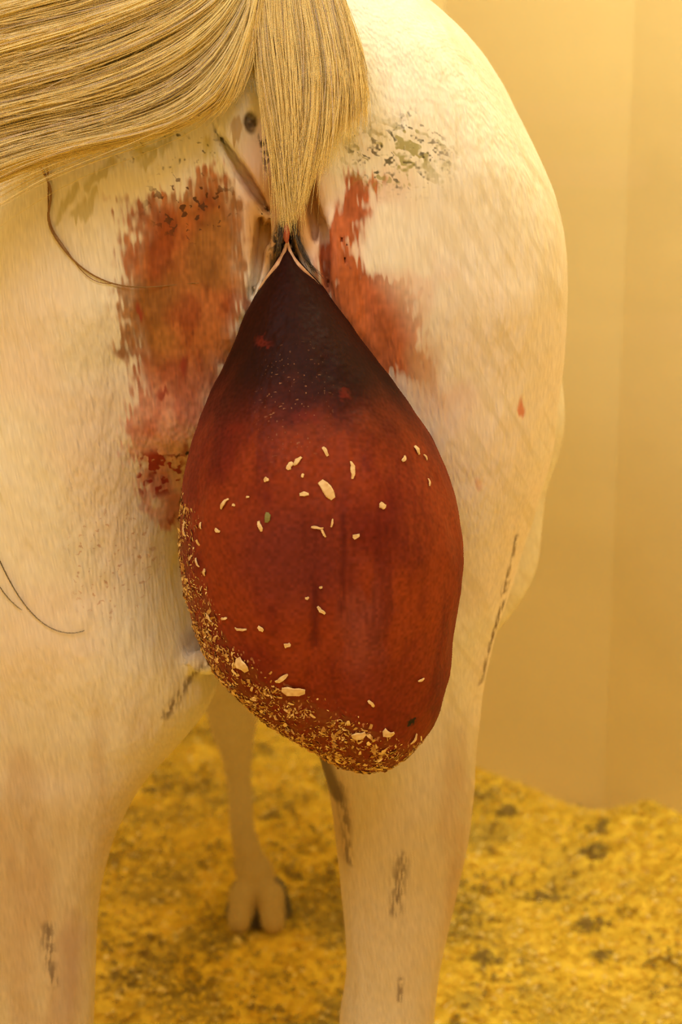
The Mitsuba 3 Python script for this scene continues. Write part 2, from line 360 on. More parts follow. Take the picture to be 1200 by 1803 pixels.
def chips(pos, nrm, length, width, tint, spin, lift=0.25, curl=0.2):
    """Many little bent chips as one (vertices, faces, uv): 6 vertices and 4 triangles each."""
    n = len(pos)
    t = np.cross(nrm, np.array([0.31, 0.52, 0.79]))
    t /= np.linalg.norm(t, axis=1, keepdims=True)
    b = np.cross(nrm, t)
    d = np.cos(spin)[:, None] * t + np.sin(spin)[:, None] * b
    e = np.cross(nrm, d)
    tl = rng.normal(0, lift, n)[:, None]
    d = d + nrm * tl
    e = e + nrm * rng.normal(0, lift, n)[:, None]
    h = (curl * length * rng.uniform(0.3, 1, n))[:, None] * nrm
    L, Wd = length[:, None] / 2, width[:, None] / 2
    vs = np.stack([pos - d * L - e * Wd, pos - d * L + e * Wd, pos - e * Wd + h, pos + e * Wd + h, pos + d * L - e * Wd * 0.7, pos + d * L + e * Wd * 0.7], 1).reshape(-1, 3)
    k = np.arange(n)[:, None] * 6
    f = np.concatenate([k + [0, 2, 1], k + [1, 2, 3], k + [2, 4, 3], k + [3, 4, 5]], 0)
    return vs, f, np.repeat(tint, 6, axis=0)


N = 60000
x, y = rng.uniform(-1.3, 1.15, N), rng.uniform(1.9, 4.6, N)
ok = inside_room(x, y)
x, y = x[ok], y[ok]
n = len(x)
pos = np.stack([x, y, bed_height(x, y) + rng.uniform(0.0, 0.006, n)], -1)
dirt = meshkit.fbm(np.stack([x * 7, y * 7, 0 * x], -1), 4, 11)
tint = np.stack([np.clip(rng.uniform(0, 1, n), 0, 1), np.clip(rng.uniform(0, 1, n) * 0.8 + 0.75 * (dirt > 0.53) * np.where(x > 0.35, 0.4, 1) * rng.uniform(0, 1, n), 0, 1)], -1)
v, f, uv = chips(pos, np.tile([0, 0, 1.0], (n, 1)), rng.uniform(0.004, 0.014, n), rng.uniform(0.003, 0.007, n), tint, rng.uniform(0, 6.28, n))
scene['bedding'] = mikit.ply((v, f), 'mat_chip', uv=uv)
tag('bedding', 'loose yellow wood shavings scattered over the stall floor', 'bedding', kind='stuff')
# dark crumbs in patches
N = 24000
x, y = rng.uniform(-1.2, 1.1, N), rng.uniform(1.9, 4.4, N)
dirt = meshkit.fbm(np.stack([x * 8, y * 8, 0 * x + 3], -1), 4, 21)
ok = inside_room(x, y) & (rng.uniform(0, 1, N) < np.clip((dirt - 0.49) * 7, 0.04, 1) * np.where(x > 0.35, 0.35, 1))
x, y = x[ok], y[ok]
n = len(x)
pos = np.stack([x, y, bed_height(x, y) + rng.uniform(0.003, 0.010, n)], -1)
v, f, uv = chips(pos, np.tile([0, 0, 1.0], (n, 1)), rng.uniform(0.005, 0.016, n), rng.uniform(0.003, 0.008, n), rng.uniform(0, 1, (n, 2)), rng.uniform(0, 6.28, n))
scene['manure_crumbs'] = mikit.ply((v, f), 'mat_dung')
tag('manure_crumbs', 'dark brown manure crumbs mixed into the yellow shavings', 'manure', kind='stuff')


def ground(px, py, lift=0.0):
    p = CAM
    d = FWD + UP * (901.5 - py) / FPX + np.array([1, 0, 0]) * (px - 600) / FPX
    z = 0.0
    for _ in range(6):
        t = (z - CAM[2]) / d[2]
        q = CAM + d * t
        z = float(bed_height(np.array([q[0]]), np.array([q[1]]))[0])
    return np.array([q[0], q[1], z + lift])


def lump(r, sx=1, sy=1, sz=0.6, seed=0):
    m = trimesh.creation.icosphere(2, r)
    v = m.vertices
    v = v * (0.75 + 0.55 * meshkit.fbm(v / r * 2.2 + seed * 7.1, 3, seed))[:, None] * [sx, sy, sz]
    m.vertices = v
    return m


for k, (px, py, r, lab) in enumerate([(1045, 1503, 0.022, 'dark upright clump of manure on the shavings in front of the wall corner'), (1052, 1458, 0.016, 'small dark clump of manure close to the foot of the wall corner'),
                                      (1035, 1630, 0.024, 'round dark clump of manure alone on the bright shavings at right'), (895, 1428, 0.020, 'dark clump of manure on the shavings below the slanted wall'),
                                      (965, 1582, 0.022, 'dark brown clump of manure midway between the right hind leg and the wall corner'), (850, 1690, 0.020, 'dark clump of manure on the shavings beside the right hind leg'),
                                      (478, 1437, 0.014, 'small dark clump of manure on the shavings between the foreleg and the right hind leg'), (1060, 1685, 0.015, 'small dark clump of manure near the lower right edge of the photo'),
                                      (268, 1392, 0.014, 'small dark clump of manure against the inner edge of the left hind leg'), (520, 1545, 0.014, 'small brown clump of manure just right of the front hoof')]):
    key = 'manure_clump' + ('' if k == 0 else f'_{k:03d}')
    bits = []
    gq = np.random.default_rng(300 + k)
    for q in range(22):
        o = gq.normal(0, 0.55, 3) * r * [0.75 if k == 0 else 1.2, 1.6 if k == 0 else 1.0, 0.0]
        rb = r * gq.uniform(0.16, 0.5) * (1 - 0.2 * np.linalg.norm(o) / r)
        m = lump(max(rb, 0.0025), gq.uniform(0.7, 1.5), gq.uniform(0.7, 1.5), 0.7, k * 31 + q)
        g0 = ground(px, py)
        hz_ = float(bed_height(np.array([g0[0] + o[0]]), np.array([g0[1] + o[1]]))[0])
        m.apply_translation([g0[0] + o[0], g0[1] + o[1], hz_ + 0.35 * rb])
        bits.append(m)
    m = trimesh.util.concatenate(bits)
    scene[key] = mikit.ply(m, 'mat_dung', smooth=True)
    tag(key, lab, 'manure')


def tube(P, R, sides=6):
    P = np.asarray(P, float)
    t = np.gradient(P, axis=0)
    t /= np.linalg.norm(t, axis=1, keepdims=True) + 1e-12
    a = np.cross(t, [0.2, 0.95, 0.1])
    a /= np.linalg.norm(a, axis=1, keepdims=True) + 1e-12
    b = np.cross(t, a)
    an = np.arange(sides) * 2 * np.pi / sides
    R = np.broadcast_to(R, (len(P),))
    v = P[:, None] + R[:, None, None] * (np.cos(an)[None, :, None] * a[:, None] + np.sin(an)[None, :, None] * b[:, None])
    i, j = np.meshgrid(np.arange(len(P) - 1), np.arange(sides), indexing='ij')
    q = np.stack([i * sides + j, i * sides + (j + 1) % sides, (i + 1) * sides + (j + 1) % sides, (i + 1) * sides + j], -1).reshape(-1, 4)
    return v.reshape(-1, 3), q


def spline(pts, n):
    pts = np.asarray(pts, float)
    s = np.concatenate([[0], np.cumsum(np.linalg.norm(np.diff(pts, axis=0), axis=1))])
    from scipy.interpolate import CubicSpline
    return CubicSpline(s / s[-1], pts)(np.linspace(0, 1, n))


# dark curved straw stalk at the right and another one beside the leg
for k, (pts, lab) in enumerate([([(1130, 1712), (1165, 1697), (1195, 1712), (1215, 1745)], 'dark curved straw stalk on the shavings at the lower right edge'),
                                ([(782, 1652), (815, 1656), (848, 1661)], 'thin dark straw stalk lying beside the right hind leg')]):
    key = 'straw_stalk' + ('' if k == 0 else f'_{k:03d}')
    P = spline([ground(a, b, 0.010) for a, b in pts], 12)
    scene[key] = mikit.ply(tube(P, 0.0022), 'mat_dung', smooth=True)
    tag(key, lab, 'straw')

for k, (lx, ly, hw, hl, pw, LAMP) in enumerate(LAMPS):  # lamps out of view, placed to light the wall, rump top and thighs
    key = 'unseen_ceiling_lamp' + ('' if k == 0 else f'_{k:03d}')
    h = trimesh.creation.box((2 * hw + 0.06, 2 * hl + 0.06, 0.07))
    h.apply_translation((lx, ly, CEIL - 0.036))
    scene[key + '__housing'] = mikit.ply(h, 'mat_lamp_housing')
    v = np.array([[-hw, -hl, 0], [hw, -hl, 0], [hw, hl, 0], [-hw, hl, 0]]) + [lx, ly, CEIL - 0.0735]
    scene[key + '__diffuser'] = {**mikit.ply((v, np.array([[0, 2, 1], [0, 3, 2]])), 'mat_lamp_housing'), 'emitter': {'type': 'area', 'radiance': {'type': 'rgb', 'value': [pw * c for c in LAMP]}}}
    tag(key, ['unseen warm ceiling lamp above the horse, placed to light the wall and the top of the rump', 'unseen rectangular ceiling lamp near the left wall, placed to light the thighs', 'unseen rectangular ceiling lamp at the front right of the stall, placed to light the thighs'][k], 'lamp')

# ---------------------------------------------------------------- the horse: one implicit body


def axis(parts):
    out = []
    for a, b, s in parts:
        out.append(np.arange(a, b, s))
    return np.concatenate(out)


AX = axis([(-0.86, -0.46, 0.02), (-0.46, -0.15, 0.008), (-0.15, 0.055, 0.0032), (0.055, 0.28, 0.008), (0.28, 0.34, 0.012)])
AY = axis([(1.53, 1.70, 0.0038), (1.70, 1.90, 0.008), (1.90, 2.2, 0.015), (2.2, 3.66, 0.018)])
AZ = axis([(-0.02, 0.20, 0.007), (0.20, 1.20, 0.0085), (1.20, 1.42, 0.0038), (1.42, 1.80, 0.010)])
F = np.full((len(AX), len(AY), len(AZ)), 0.5, np.float32)


def window(lo, hi, m):
    sl = []
    for A, l, h in zip((AX, AY, AZ), lo, hi):
        a, b = np.searchsorted(A, [l - m, h + m])
        sl.append(slice(max(a, 0), min(b, len(A))))
    return tuple(sl)


def grid(sl):
    return AX[sl[0]][:, None, None].astype(np.float32), AY[sl[1]][None, :, None].astype(np.float32), AZ[sl[2]][None, None, :].astype(np.float32)


def smin(a, b, k):
    h = np.clip(0.5 + 0.5 * (b - a) / k, 0, 1)
    return b * (1 - h) + a * h - k * h * (1 - h)


def add(fn, lo, hi, k):
    sl = window(lo, hi, 1.2 * k + 0.03)
    F[sl] = smin(F[sl], fn(*grid(sl)).astype(np.float32), k)


def cut(fn, lo, hi, k):
    sl = window(lo, hi, 1.2 * k + 0.03)
    F[sl] = -smin(-F[sl], fn(*grid(sl)).astype(np.float32), k)


def cap_fn(a, b, ra, rb):
    a, b = np.asarray(a, float), np.asarray(b, float)
    e = b - a

    def fn(X, Y, Z):
        t = np.clip(((X - a[0]) * e[0] + (Y - a[1]) * e[1] + (Z - a[2]) * e[2]) / (e @ e), 0, 1)
        return np.sqrt((X - a[0] - t * e[0]) ** 2 + (Y - a[1] - t * e[1]) ** 2 + (Z - a[2] - t * e[2]) ** 2) - (ra + (rb - ra) * t)
    return fn


def capsule(a, b, ra, rb, k, op=add):
    r = max(ra, rb)
    op(cap_fn(a, b, ra, rb), np.minimum(a, b) - r, np.maximum(a, b) + r, k)


def chain(pts, k, op=add):
    """pts: (px, py, Y, radius)."""
    for p, q in zip(pts[:-1], pts[1:]):
        capsule(at(*p[:3]), at(*q[:3]), p[3], q[3], k, op)


def ellipsoid(c, r, k):
    c, r = np.asarray(c, float), np.asarray(r, float)
    add(lambda X, Y, Z: (np.sqrt(((X - c[0]) / r[0]) ** 2 + ((Y - c[1]) / r[1]) ** 2 + ((Z - c[2]) / r[2]) ** 2) - 1) * r.min(), c - r, c + r, k)


def loft(rows, k, p=2.0):
    """rows: (z, cx, rx, cy, ry) in any order; horizontal superellipses joined smoothly."""
    rows = np.array(sorted(rows))
    z = rows[:, 0]
    fs = [PchipInterpolator(z, rows[:, c]) for c in range(1, 5)]
    lo = [(rows[:, 1] - rows[:, 2]).min(), (rows[:, 3] - rows[:, 4]).min(), z[0]]
    hi = [(rows[:, 1] + rows[:, 2]).max(), (rows[:, 3] + rows[:, 4]).max(), z[-1]]

    def fn(X, Y, Z):
        zz = np.clip(Z, z[0], z[-1])
        cx, rx, cy, ry = (g(zz).astype(np.float32) for g in fs)
        q = ((np.abs(X - cx) / rx) ** p + (np.abs(Y - cy) / ry) ** p) ** (1 / p)
        d = (q - 1) * np.minimum(rx, ry)
        return np.maximum(d, np.abs(Z - zz) * 1.0 + np.where(Z == zz, -1.0, d))
    add(fn, lo, hi, k)


def px_rows(rows, kx=1.0):
    out = []
    for py, Yc, ry, pout, pin in rows:
        a, b = at(pout, py, Yc), at(pin, py, Yc)
        out.append((a[2], (a[0] + b[0]) / 2, abs(a[0] - b[0]) / 2 * kx, Yc, ry))
    return out


def leg_end(cx, cy, z_hock, rx0, ry0):
    """cannon, fetlock, pastern below the hock."""
    return [(0.365, cx, 0.043, cy - 0.005, 0.054), (0.315, cx, 0.036, cy + 0.008, 0.045), (0.26, cx, 0.030, cy + 0.02, 0.036), (0.17, cx, 0.028, cy + 0.02, 0.033), (0.125, cx, 0.040, cy + 0.015, 0.043), (0.085, cx, 0.034, cy, 0.040), (0.05, cx, 0.040, cy - 0.01, 0.044), (0.02, cx, 0.034, cy - 0.01, 0.038)]


RIGHT = [(-75, 2.10, .16, 600, 440), (-40, 2.06, .22, 690, 440), (0, 2.02, .26, 742, 450), (60, 1.98, .28, 808, 455), (130, 1.95, .295, 862, 460), (220, 1.92, .30, 911, 470), (290, 1.905, .30, 944, 485), (350, 1.895, .293, 966, 500), (430, 1.885, .285, 982, 525),
         (520, 1.87, .27, 986, 555), (620, 1.87, .255, 982, 575), (750, 1.87, .24, 965, 590), (860, 1.865, .215, 938, 590), (960, 1.855, .185, 908, 585), (1060, 1.84, .155, 880, 575), (1150, 1.825, .125, 860, 566),
         (1230, 1.81, .105, 846, 558), (1310, 1.79, .09, 837, 560), (1400, 1.77, .078, 833, 580), (1480, 1.755, .07, 823, 590), (1560, 1.74, .064, 806, 598), (1640, 1.722, .06, 786, 604), (1720, 1.706, .057, 771, 606), (1803, 1.69, .057, 766, 597)]
LEFT = [(-75, 2.10, .16, 380, 500), (-40, 2.06, .22, 300, 500), (0, 2.02, .26, 240, 500), (60, 1.98, .28, 175, 500), (130, 1.95, .295, 110, 495), (220, 1.92, .30, 55, 485), (290, 1.905, .30, 20, 475), (350, 1.895, .293, -5, 465), (430, 1.885, .285, -25, 450),
        (520, 1.87, .27, -45, 425), (620, 1.87, .255, -60, 400), (750, 1.87, .24, -75, 372), (860, 1.865, .22, -90, 355), (960, 1.855, .20, -100, 350), (1060, 1.84, .18, -105, 360), (1130, 1.825, .155, -105, 378), (1190, 1.815, .135, -105, 385),
        (1240, 1.805, .12, -103, 368), (1300, 1.795, .105, -100, 318), (1360, 1.78, .095, -95, 262), (1420, 1.77, .085, -85, 226), (1490, 1.755, .075, -70, 196), (1560, 1.74, .068, -55, 177), (1650, 1.722, .062, -35, 168), (1720, 1.706, .059, -25, 166), (1803, 1.69, .057, -15, 166)]
rr, ll = px_rows(RIGHT), px_rows(LEFT)
MX = at(495, 300, 1.6)[0]                    # the horse's middle plane
hr, hl_ = min(rr), min(ll)
rr += leg_end(hr[1] + 0.002, 1.70, hr[0], 0, 0)
ll += leg_end(hl_[1] + 0.002, 1.70, hl_[0], 0, 0)
loft(rr, 0.02, 2.35)
loft(ll, 0.05, 2.35)
# stifle bulging out beyond the thigh, farther forward
for s, pts in ((1, [(832, 520, 2.02, .105), (826, 740, 2.04, .106), (790, 960, 2.04, .105), (752, 1110, 1.98, .075)]), (-1, [(120, 560, 2.02, .115), (100, 760, 2.06, .115), (90, 980, 2.06, .095), (100, 1180, 1.98, .07)])):
    chain(pts, 0.06)
# trunk, chest
ellipsoid((MX, 2.32, 1.20), (0.285, 0.62, 0.33), 0.08)
ellipsoid((MX, 2.78, 1.22), (0.215, 0.28, 0.31), 0.08)
capsule((MX, 2.02, 1.46), (MX, 2.85, 1.40), 0.13, 0.13, 0.08)
# neck and head, turned left
capsule((MX, 2.85, 1.33), (MX - 0.20, 3.12, 1.44), 0.17, 0.115, 0.06)
capsule((MX - 0.20, 3.12, 1.44), (MX - 0.36, 3.24, 1.40), 0.105, 0.105, 0.05)
capsule((MX - 0.34, 3.23, 1.36), (MX - 0.56, 3.36, 1.05), 0.095, 0.055, 0.04)
for s in (-1, 1):
    e = np.array([MX - 0.33, 3.22, 1.48]) + s * np.array([0.03, -0.05, 0])
    capsule(e, e + np.array([-0.01, 0.0, 0.11]) + s * np.array([0.01, -0.02, 0]), 0.028, 0.008, 0.015)
# forelegs
FL = [(1245, 2.75, .048, 360, 455), (1290, 2.75, .044, 371, 451), (1330, 2.75, .036, 386, 446), (1380, 2.752, .031, 397, 444), (1450, 2.755, .030, 403, 448), (1500, 2.756, .033, 411, 462), (1530, 2.755, .042, 411, 482), (1555, 2.758, .040, 418, 484), (1580, 2.755, .040, 424, 484), (1600, 2.755, .04, 424, 484)]
fl = px_rows(FL)
fcx = fl[0][1]
fl += [(0.50, fcx - 0.01, 0.050, 2.75, 0.06), (0.62, fcx - 0.012, 0.065, 2.75, 0.085), (0.80, fcx, 0.085, 2.74, 0.12), (1.0, fcx + 0.01, 0.09, 2.74, 0.15)]
loft(fl, 0.02, 2.0)
fr = [(z, 2 * MX + 0.045 - cx, rx, cy, ry) for z, cx, rx, cy, ry in fl]
loft(fr, 0.02, 2.0)
# heel bulbs of the forefeet
for sgn, base in ((1, fl), (-1, fr)):
    low = min(base)
    for s in (-1, 1):
        c = np.array([low[1] + s * 0.031, 2.693, 0.030])
        capsule(c, c + [-s * 0.004, 0.022, 0.040], 0.024, 0.026, 0.004)
# perineum between the buttocks, then the folds beside it
chain([(455, 120, 1.68, .062), (462, 210, 1.662, .058), (478, 300, 1.644, .042), (497, 370, 1.632, .026), (502, 415, 1.622, .016)], 0.008)
chain([(560, 170, 1.69, .06), (556, 260, 1.655, .044), (540, 330, 1.635, .028), (527, 385, 1.622, .018)], 0.010)
chain([(395, 250, 1.72, .06), (405, 350, 1.70, .062), (395, 450, 1.69, .055), (372, 560, 1.69, .05), (335, 690, 1.70, .05)], 0.06)
chain([(605, 270, 1.71, .06), (612, 370, 1.695, .06), (632, 470, 1.685, .055), (670, 580, 1.685, .05), (735, 700, 1.70, .05)], 0.06)
chain([(372, 215, 1.648, .026), (415, 285, 1.634, .022), (443, 345, 1.628, .017), (452, 410, 1.622, .012), (440, 490, 1.620, .011), (415, 570, 1.63, .013)], 0.030)
chain([(478, 388, 1.612, .011), (470, 430, 1.606, .013), (458, 480, 1.606, .011), (436, 540, 1.612, .009)], 0.005)
chain([(536, 372, 1.616, .012), (543, 420, 1.606, .014), (556, 470, 1.603, .014), (568, 515, 1.61, .010)], 0.005)
chain([(590, 330, 1.640, .022), (592, 400, 1.622, .014), (594, 460, 1.614, .013), (606, 530, 1.614, .013), (640, 600, 1.63, .012)], 0.016)
from scipy.interpolate import RegularGridInterpolator


def surface_points(pts):
    """Points of the body as built so far, under positions of the photograph."""
    itp = RegularGridInterpolator((AX, AY, AZ), F, bounds_error=False, fill_value=0.5)
    out = []
    for px, py in pts:
        ys = np.arange(1.54, 1.9, 0.0015)
        ray = np.array([at(px, py, y) for y in ys])
        f = itp(ray)
        k = int(np.argmax(f < 0))
        out.append(ray[k])
    return np.array(out)


def carve(pts, r, k, off=0.0, op=cut):
    P = spline_pts(surface_points(pts), 10)
    R_ = r * np.sin(np.linspace(0.15, np.pi - 0.15, 10)) ** 0.9
    for dy, sc in ((0, 1.0),) if op is add else ((-0.004, 1.0), (0.004, 0.85), (0.011, 0.75), (0.018, 0.65), (0.025, 0.55)):
        for a, b, ra, rb in zip(P[:-1], P[1:], R_[:-1], R_[1:]):
            capsule(a + [0, off + dy, 0], b + [0, off + dy, 0], ra * sc, rb * sc, k, op)


def spline_pts(P, n):
    s = np.linspace(0, 1, len(P))
    return np.stack([PchipInterpolator(s, P[:, c])(np.linspace(0, 1, n)) for c in range(3)], -1)


carve([(425, 330), (438, 360), (449, 400), (448, 450), (436, 510), (415, 570)], 0.013, 0.012, 0.004, add)
carve([(575, 370), (586, 420), (592, 480), (610, 540), (650, 605)], 0.013, 0.012, 0.004, add)
carve([(374, 222), (396, 258), (428, 308), (455, 350), (480, 384)], 0.0068, 0.004)
carve([(456, 372), (458, 410), (456, 450), (450, 490), (438, 530)], 0.0062, 0.004)
carve([(474, 385), (470, 415), (473, 440)], 0.0045, 0.003)
carve([(548, 300), (546, 345), (553, 390), (553, 432)], 0.0065, 0.005)
carve([(566, 375), (572, 420), (573, 465), (580, 520)], 0.0062, 0.004)
carve([(596, 395), (604, 440), (613, 485)], 0.002, 0.004, -0.018)
carve([(500, 385), (504, 410), (506, 440)], 0.006, 0.005)
q = surface_points([(446, 213)])[0]
capsule(q - [0.002, 0.001, -0.003], q + [0, 0.015, -0.003], 0.006, 0.004, 0.010, cut)
# groin fold left of the prolapse
chain([(360, 1165, 1.725, .016), (388, 1160, 1.745, .015), (403, 1188, 1.76, .012)], 0.016)


def surface_nets(F, axes):
    """A quad mesh of the zero level of F on a rectilinear grid."""
    S = F < 0
    n = np.array(F.shape)
    corners = [(a, b, c) for a in (0, 1) for b in (0, 1) for c in (0, 1)]
    cnt = sum(S[a:n[0] - 1 + a, b:n[1] - 1 + b, c:n[2] - 1 + c].astype(np.int8) for a, b, c in corners)
    act = np.argwhere((cnt > 0) & (cnt < 8))
    ids = np.full(n - 1, -1, np.int64)
    ids[tuple(act.T)] = np.arange(len(act))
    pos, num = np.zeros((len(act), 3)), np.zeros(len(act))
    for a in corners:
        for ax in range(3):
            if a[ax]:
                continue
            b = list(a)
            b[ax] = 1
            ia, ib = act + a, act + b
            fa, fb = F[tuple(ia.T)], F[tuple(ib.T)]
            m = (fa < 0) != (fb < 0)
            t = fa[m] / (fa[m] - fb[m])
            pa = np.stack([axes[k][ia[m, k]] for k in range(3)], -1)
            pb = np.stack([axes[k][ib[m, k]] for k in range(3)], -1)
            pos[m] += pa + (pb - pa) * t[:, None]
            num[m] += 1
    pos /= num[:, None]
    quads = []
    for ax in range(3):
        u, v = (ax + 1) % 3, (ax + 2) % 3
        sl0 = [slice(1, -1)] * 3
        sl1 = [slice(1, -1)] * 3
        sl0[ax], sl1[ax] = slice(0, -1), slice(1, None)
        a, b = S[tuple(sl0)], S[tuple(sl1)]
        e = np.argwhere(a != b)
        off = np.ones(3, int)
        off[ax] = 0
        base = e + off
        flip = a[tuple(e.T)]

        def cell(du, dv):
            c = base.copy()
            c[:, u] -= du
            c[:, v] -= dv
            return ids[tuple(c.T)]
        q = np.stack([cell(1, 1), cell(0, 1), cell(0, 0), cell(1, 0)], -1)
        q[~flip] = q[~flip][:, ::-1]
        quads.append(q)
    q = np.concatenate(quads)
    return pos, q[(q >= 0).all(1)]


bv, bq = surface_nets(F, (AX, AY, AZ))
body = trimesh.Trimesh(bv, np.vstack([bq[:, [0, 1, 2]], bq[:, [0, 2, 3]]]), process=False)
body = max(body.split(only_watertight=False), key=lambda m: len(m.faces)) if False else body
import scipy.sparse as sp
e_ = np.vstack([bq[:, [a, (a + 1) % 4]] for a in range(4)])
e_ = np.unique(np.sort(e_, axis=1), axis=0)
A_ = sp.coo_matrix((np.ones(2 * len(e_)), (np.r_[e_[:, 0], e_[:, 1]], np.r_[e_[:, 1], e_[:, 0]])), shape=(len(bv),) * 2).tocsr()
A_ = sp.diags(1 / np.maximum(np.asarray(A_.sum(1)).ravel(), 1)) @ A_
for it in range(2):
    bv = bv + (0.55 if it % 2 == 0 else -0.56) * (A_ @ bv - bv)
body.vertices = bv
bn = body.vertex_normals
v = np.array(body.vertices)
v = v + bn * ((meshkit.fbm(v * [9, 9, 6], 3, 2) - 0.5) * 0.008 + (meshkit.fbm(v * [60, 60, 30], 2, 4) - 0.5) * 0.0012)[:, None] * np.clip((v[:, 2:] - 0.1) / 0.2, 0, 1)
body.vertices = v
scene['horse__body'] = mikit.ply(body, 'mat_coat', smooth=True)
tag('horse', 'white horse seen from behind with blood-stained thighs and a large prolapse', 'horse')


def hoof(cx, cy, r=0.058):
    m = trimesh.creation.cylinder(1.0, 1.0, sections=40)
    prof = [(r * 0.0, 0.0), (r * 1.02, 0.0), (r * 1.06, 0.004), (r * 0.86, 0.062), (r * 0.80, 0.068), (0, 0.068)]
    m = trimesh.creation.revolve(np.array(prof), sections=40)
    m.vertices[:, 1] *= 1.12
    m.vertices[:, 1] += 0.25 * (0.068 - m.vertices[:, 2])
    m.apply_translation((cx, cy, -0.004))
    return m


for k, (b, dy) in enumerate([(fl, 0.01), (fr, 0.01), (ll, 0.0), (rr, 0.0)]):
    low = min(b)
    scene['horse__hoof' + ('' if k == 0 else f'_{k:03d}')] = mikit.ply(hoof(low[1], low[3] + dy, 0.062 if k < 2 else 0.058), 'mat_hoof', smooth=40)
tag('horse__hoof', 'dark hoof of the foreleg seen between the hind legs')
for k, s in enumerate((-1, 1)):
    e = trimesh.creation.icosphere(2, 0.020)
    e.apply_translation(np.array([MX - 0.40, 3.26, 1.32]) + s * np.array([0.062, 0.070, 0]) * 0.98)
    scene['horse__eye' + ('' if k == 0 else '_001')] = mikit.ply(e, 'mat_eye', smooth=True)

# ---- prolapse
PRO = [(432, 505, 508, 1.605, .006), (448, 493, 518, 1.600, .018), (470, 480, 538, 1.597, .030), (500, 462, 563, 1.592, .043), (545, 436, 595, 1.585, .058), (620, 408, 652, 1.575, .080), (690, 373, 706, 1.568, .100), (760, 345, 752, 1.562, .116), (830, 326, 787, 1.558, .126), (900, 319, 809, 1.556, .132),
       (960, 318, 817, 1.556, .134), (1020, 324, 814, 1.556, .132), (1080, 338, 804, 1.557, .128), (1130, 354, 798, 1.558, .123), (1170, 378, 792, 1.559, .117), (1210, 416, 782, 1.56, .110), (1255, 470, 767, 1.562, .099), (1285, 516, 748, 1.563, .086), (1310, 550, 727, 1.565, .070), (1328, 580, 700, 1.566, .050), (1338, 605, 672, 1.567, .030), (1342, 630, 648, 1.567, .012)]
pr = np.array([(at(l, py, Yc)[2], at(l, py, Yc)[0], at(r, py, Yc)[0], Yc, ry) for py, l, r, Yc, ry in PRO])
s_ = np.linspace(0, 1, len(pr))
nu, nv = 200, 220
PP = PchipInterpolator(s_, pr)(np.linspace(0, 1, nu))
th = np.linspace(0, 2 * np.pi, nv, endpoint=False)
ct, st = np.cos(th), np.sin(th)
ex = 2 / 2.15
cx, rx = (PP[:, 1] + PP[:, 2]) / 2, (PP[:, 2] - PP[:, 1]) / 2
PX = cx[:, None] + rx[:, None] * np.sign(ct) * np.abs(ct) ** ex
PY = PP[:, 3][:, None] - PP[:, 4][:, None] * np.sign(st) * np.abs(st) ** ex
PZ = np.repeat(PP[:, 0][:, None], nv, 1)
pv = np.stack([PX, PY, PZ], -1)
# soft vertical grooves, lumps
fr_ = np.clip(st, 0, 1)[None, :]
mid = np.clip((np.arange(nu) / nu - 0.25) / 0.2, 0, 1)[:, None] * np.clip((0.97 - np.arange(nu) / nu) / 0.1, 0, 1)[:, None]


def groove(px0, px1, w, depth):
    x0, x1 = at(px0, 900, 1.44)[0], at(px1, 1200, 1.45)[0]
    z0, z1 = at(0, 900, 1.44)[2], at(0, 1200, 1.45)[2]
    xc = x0 + (PZ - z0) / (z1 - z0) * (x1 - x0) + 0.004 * np.sin(PZ * 40)
    return -depth * np.exp(-((PX - xc) / w) ** 2)


disp = mid * fr_ * (groove(592, 603, 0.0035, 0.0035) + groove(552, 545, 0.006, 0.004) + groove(540, 560, 0.03, 0.006) + groove(690, 720, 0.02, 0.003))
nn = np.stack([ct[None] * np.ones((nu, 1)), -st[None] * np.ones((nu, 1)), 0 * PX], -1)
nz = (meshkit.fbm(pv * [14, 14, 8], 3, 8) - 0.5) * 0.010 + (meshkit.fbm(pv * [70, 70, 50], 3, 9) - 0.5) * 0.0022
taper = np.clip(np.minimum(np.arange(nu), nu - 1 - np.arange(nu)) / 14, 0, 1)[:, None]
pv = pv + nn * ((disp + nz) * taper)[..., None]
# crust density, by place: left edge and the bottom
pxs = 600 + FPX * pv[..., 0] / ((pv - CAM) @ FWD)
zt = lambda py: at(0, py, 1.5)[2]
hz = pv[..., 2]
xl = PX - (PP[:, 1])[:, None]
low_line = np.interp(pv[..., 0], [at(330, 0, 1.5)[0], at(400, 0, 1.5)[0], at(520, 0, 1.5)[0], at(650, 0, 1.5)[0], at(720, 0, 1.5)[0], at(790, 0, 1.5)[0]], [zt(1000), zt(1120), zt(1195), zt(1245), zt(1300), zt(1330)])
cr = np.clip(0.5 + (low_line - hz) / 0.05, 0, 1)
cr = np.maximum(cr, np.clip(0.80 - xl / 0.055, 0, 1) * np.clip((zt(850) - hz) / 0.03, 0, 1))
ii, jj = np.meshgrid(np.arange(nu - 1), np.arange(nv), indexing='ij')
quad = np.stack([ii * nv + jj, ii * nv + (jj + 1) % nv, (ii + 1) * nv + (jj + 1) % nv, (ii + 1) * nv + jj], -1).reshape(-1, 4)
top, bot = pv[0].mean(0), pv[-1].mean(0)
allv = np.vstack([pv.reshape(-1, 3), top, bot])
nt = nu * nv
j = np.arange(nv)
capf = np.vstack([np.stack([0 * j + nt, (j + 1) % nv, j], -1), np.stack([0 * j + nt + 1, (nu - 1) * nv + j, (nu - 1) * nv + (j + 1) % nv], -1)])
pf = np.vstack([quad[:, [0, 1, 2]], quad[:, [0, 2, 3]], capf])
pro = trimesh.Trimesh(allv, pf, process=False)
if pro.volume < 0:
    pro.invert()
puv = np.stack([np.concatenate([cr.ravel(), [0, 1]]), np.zeros(len(allv))], -1)
scene['horse__prolapse'] = mikit.ply(pro, 'mat_prolapse', smooth=True, uv=puv)
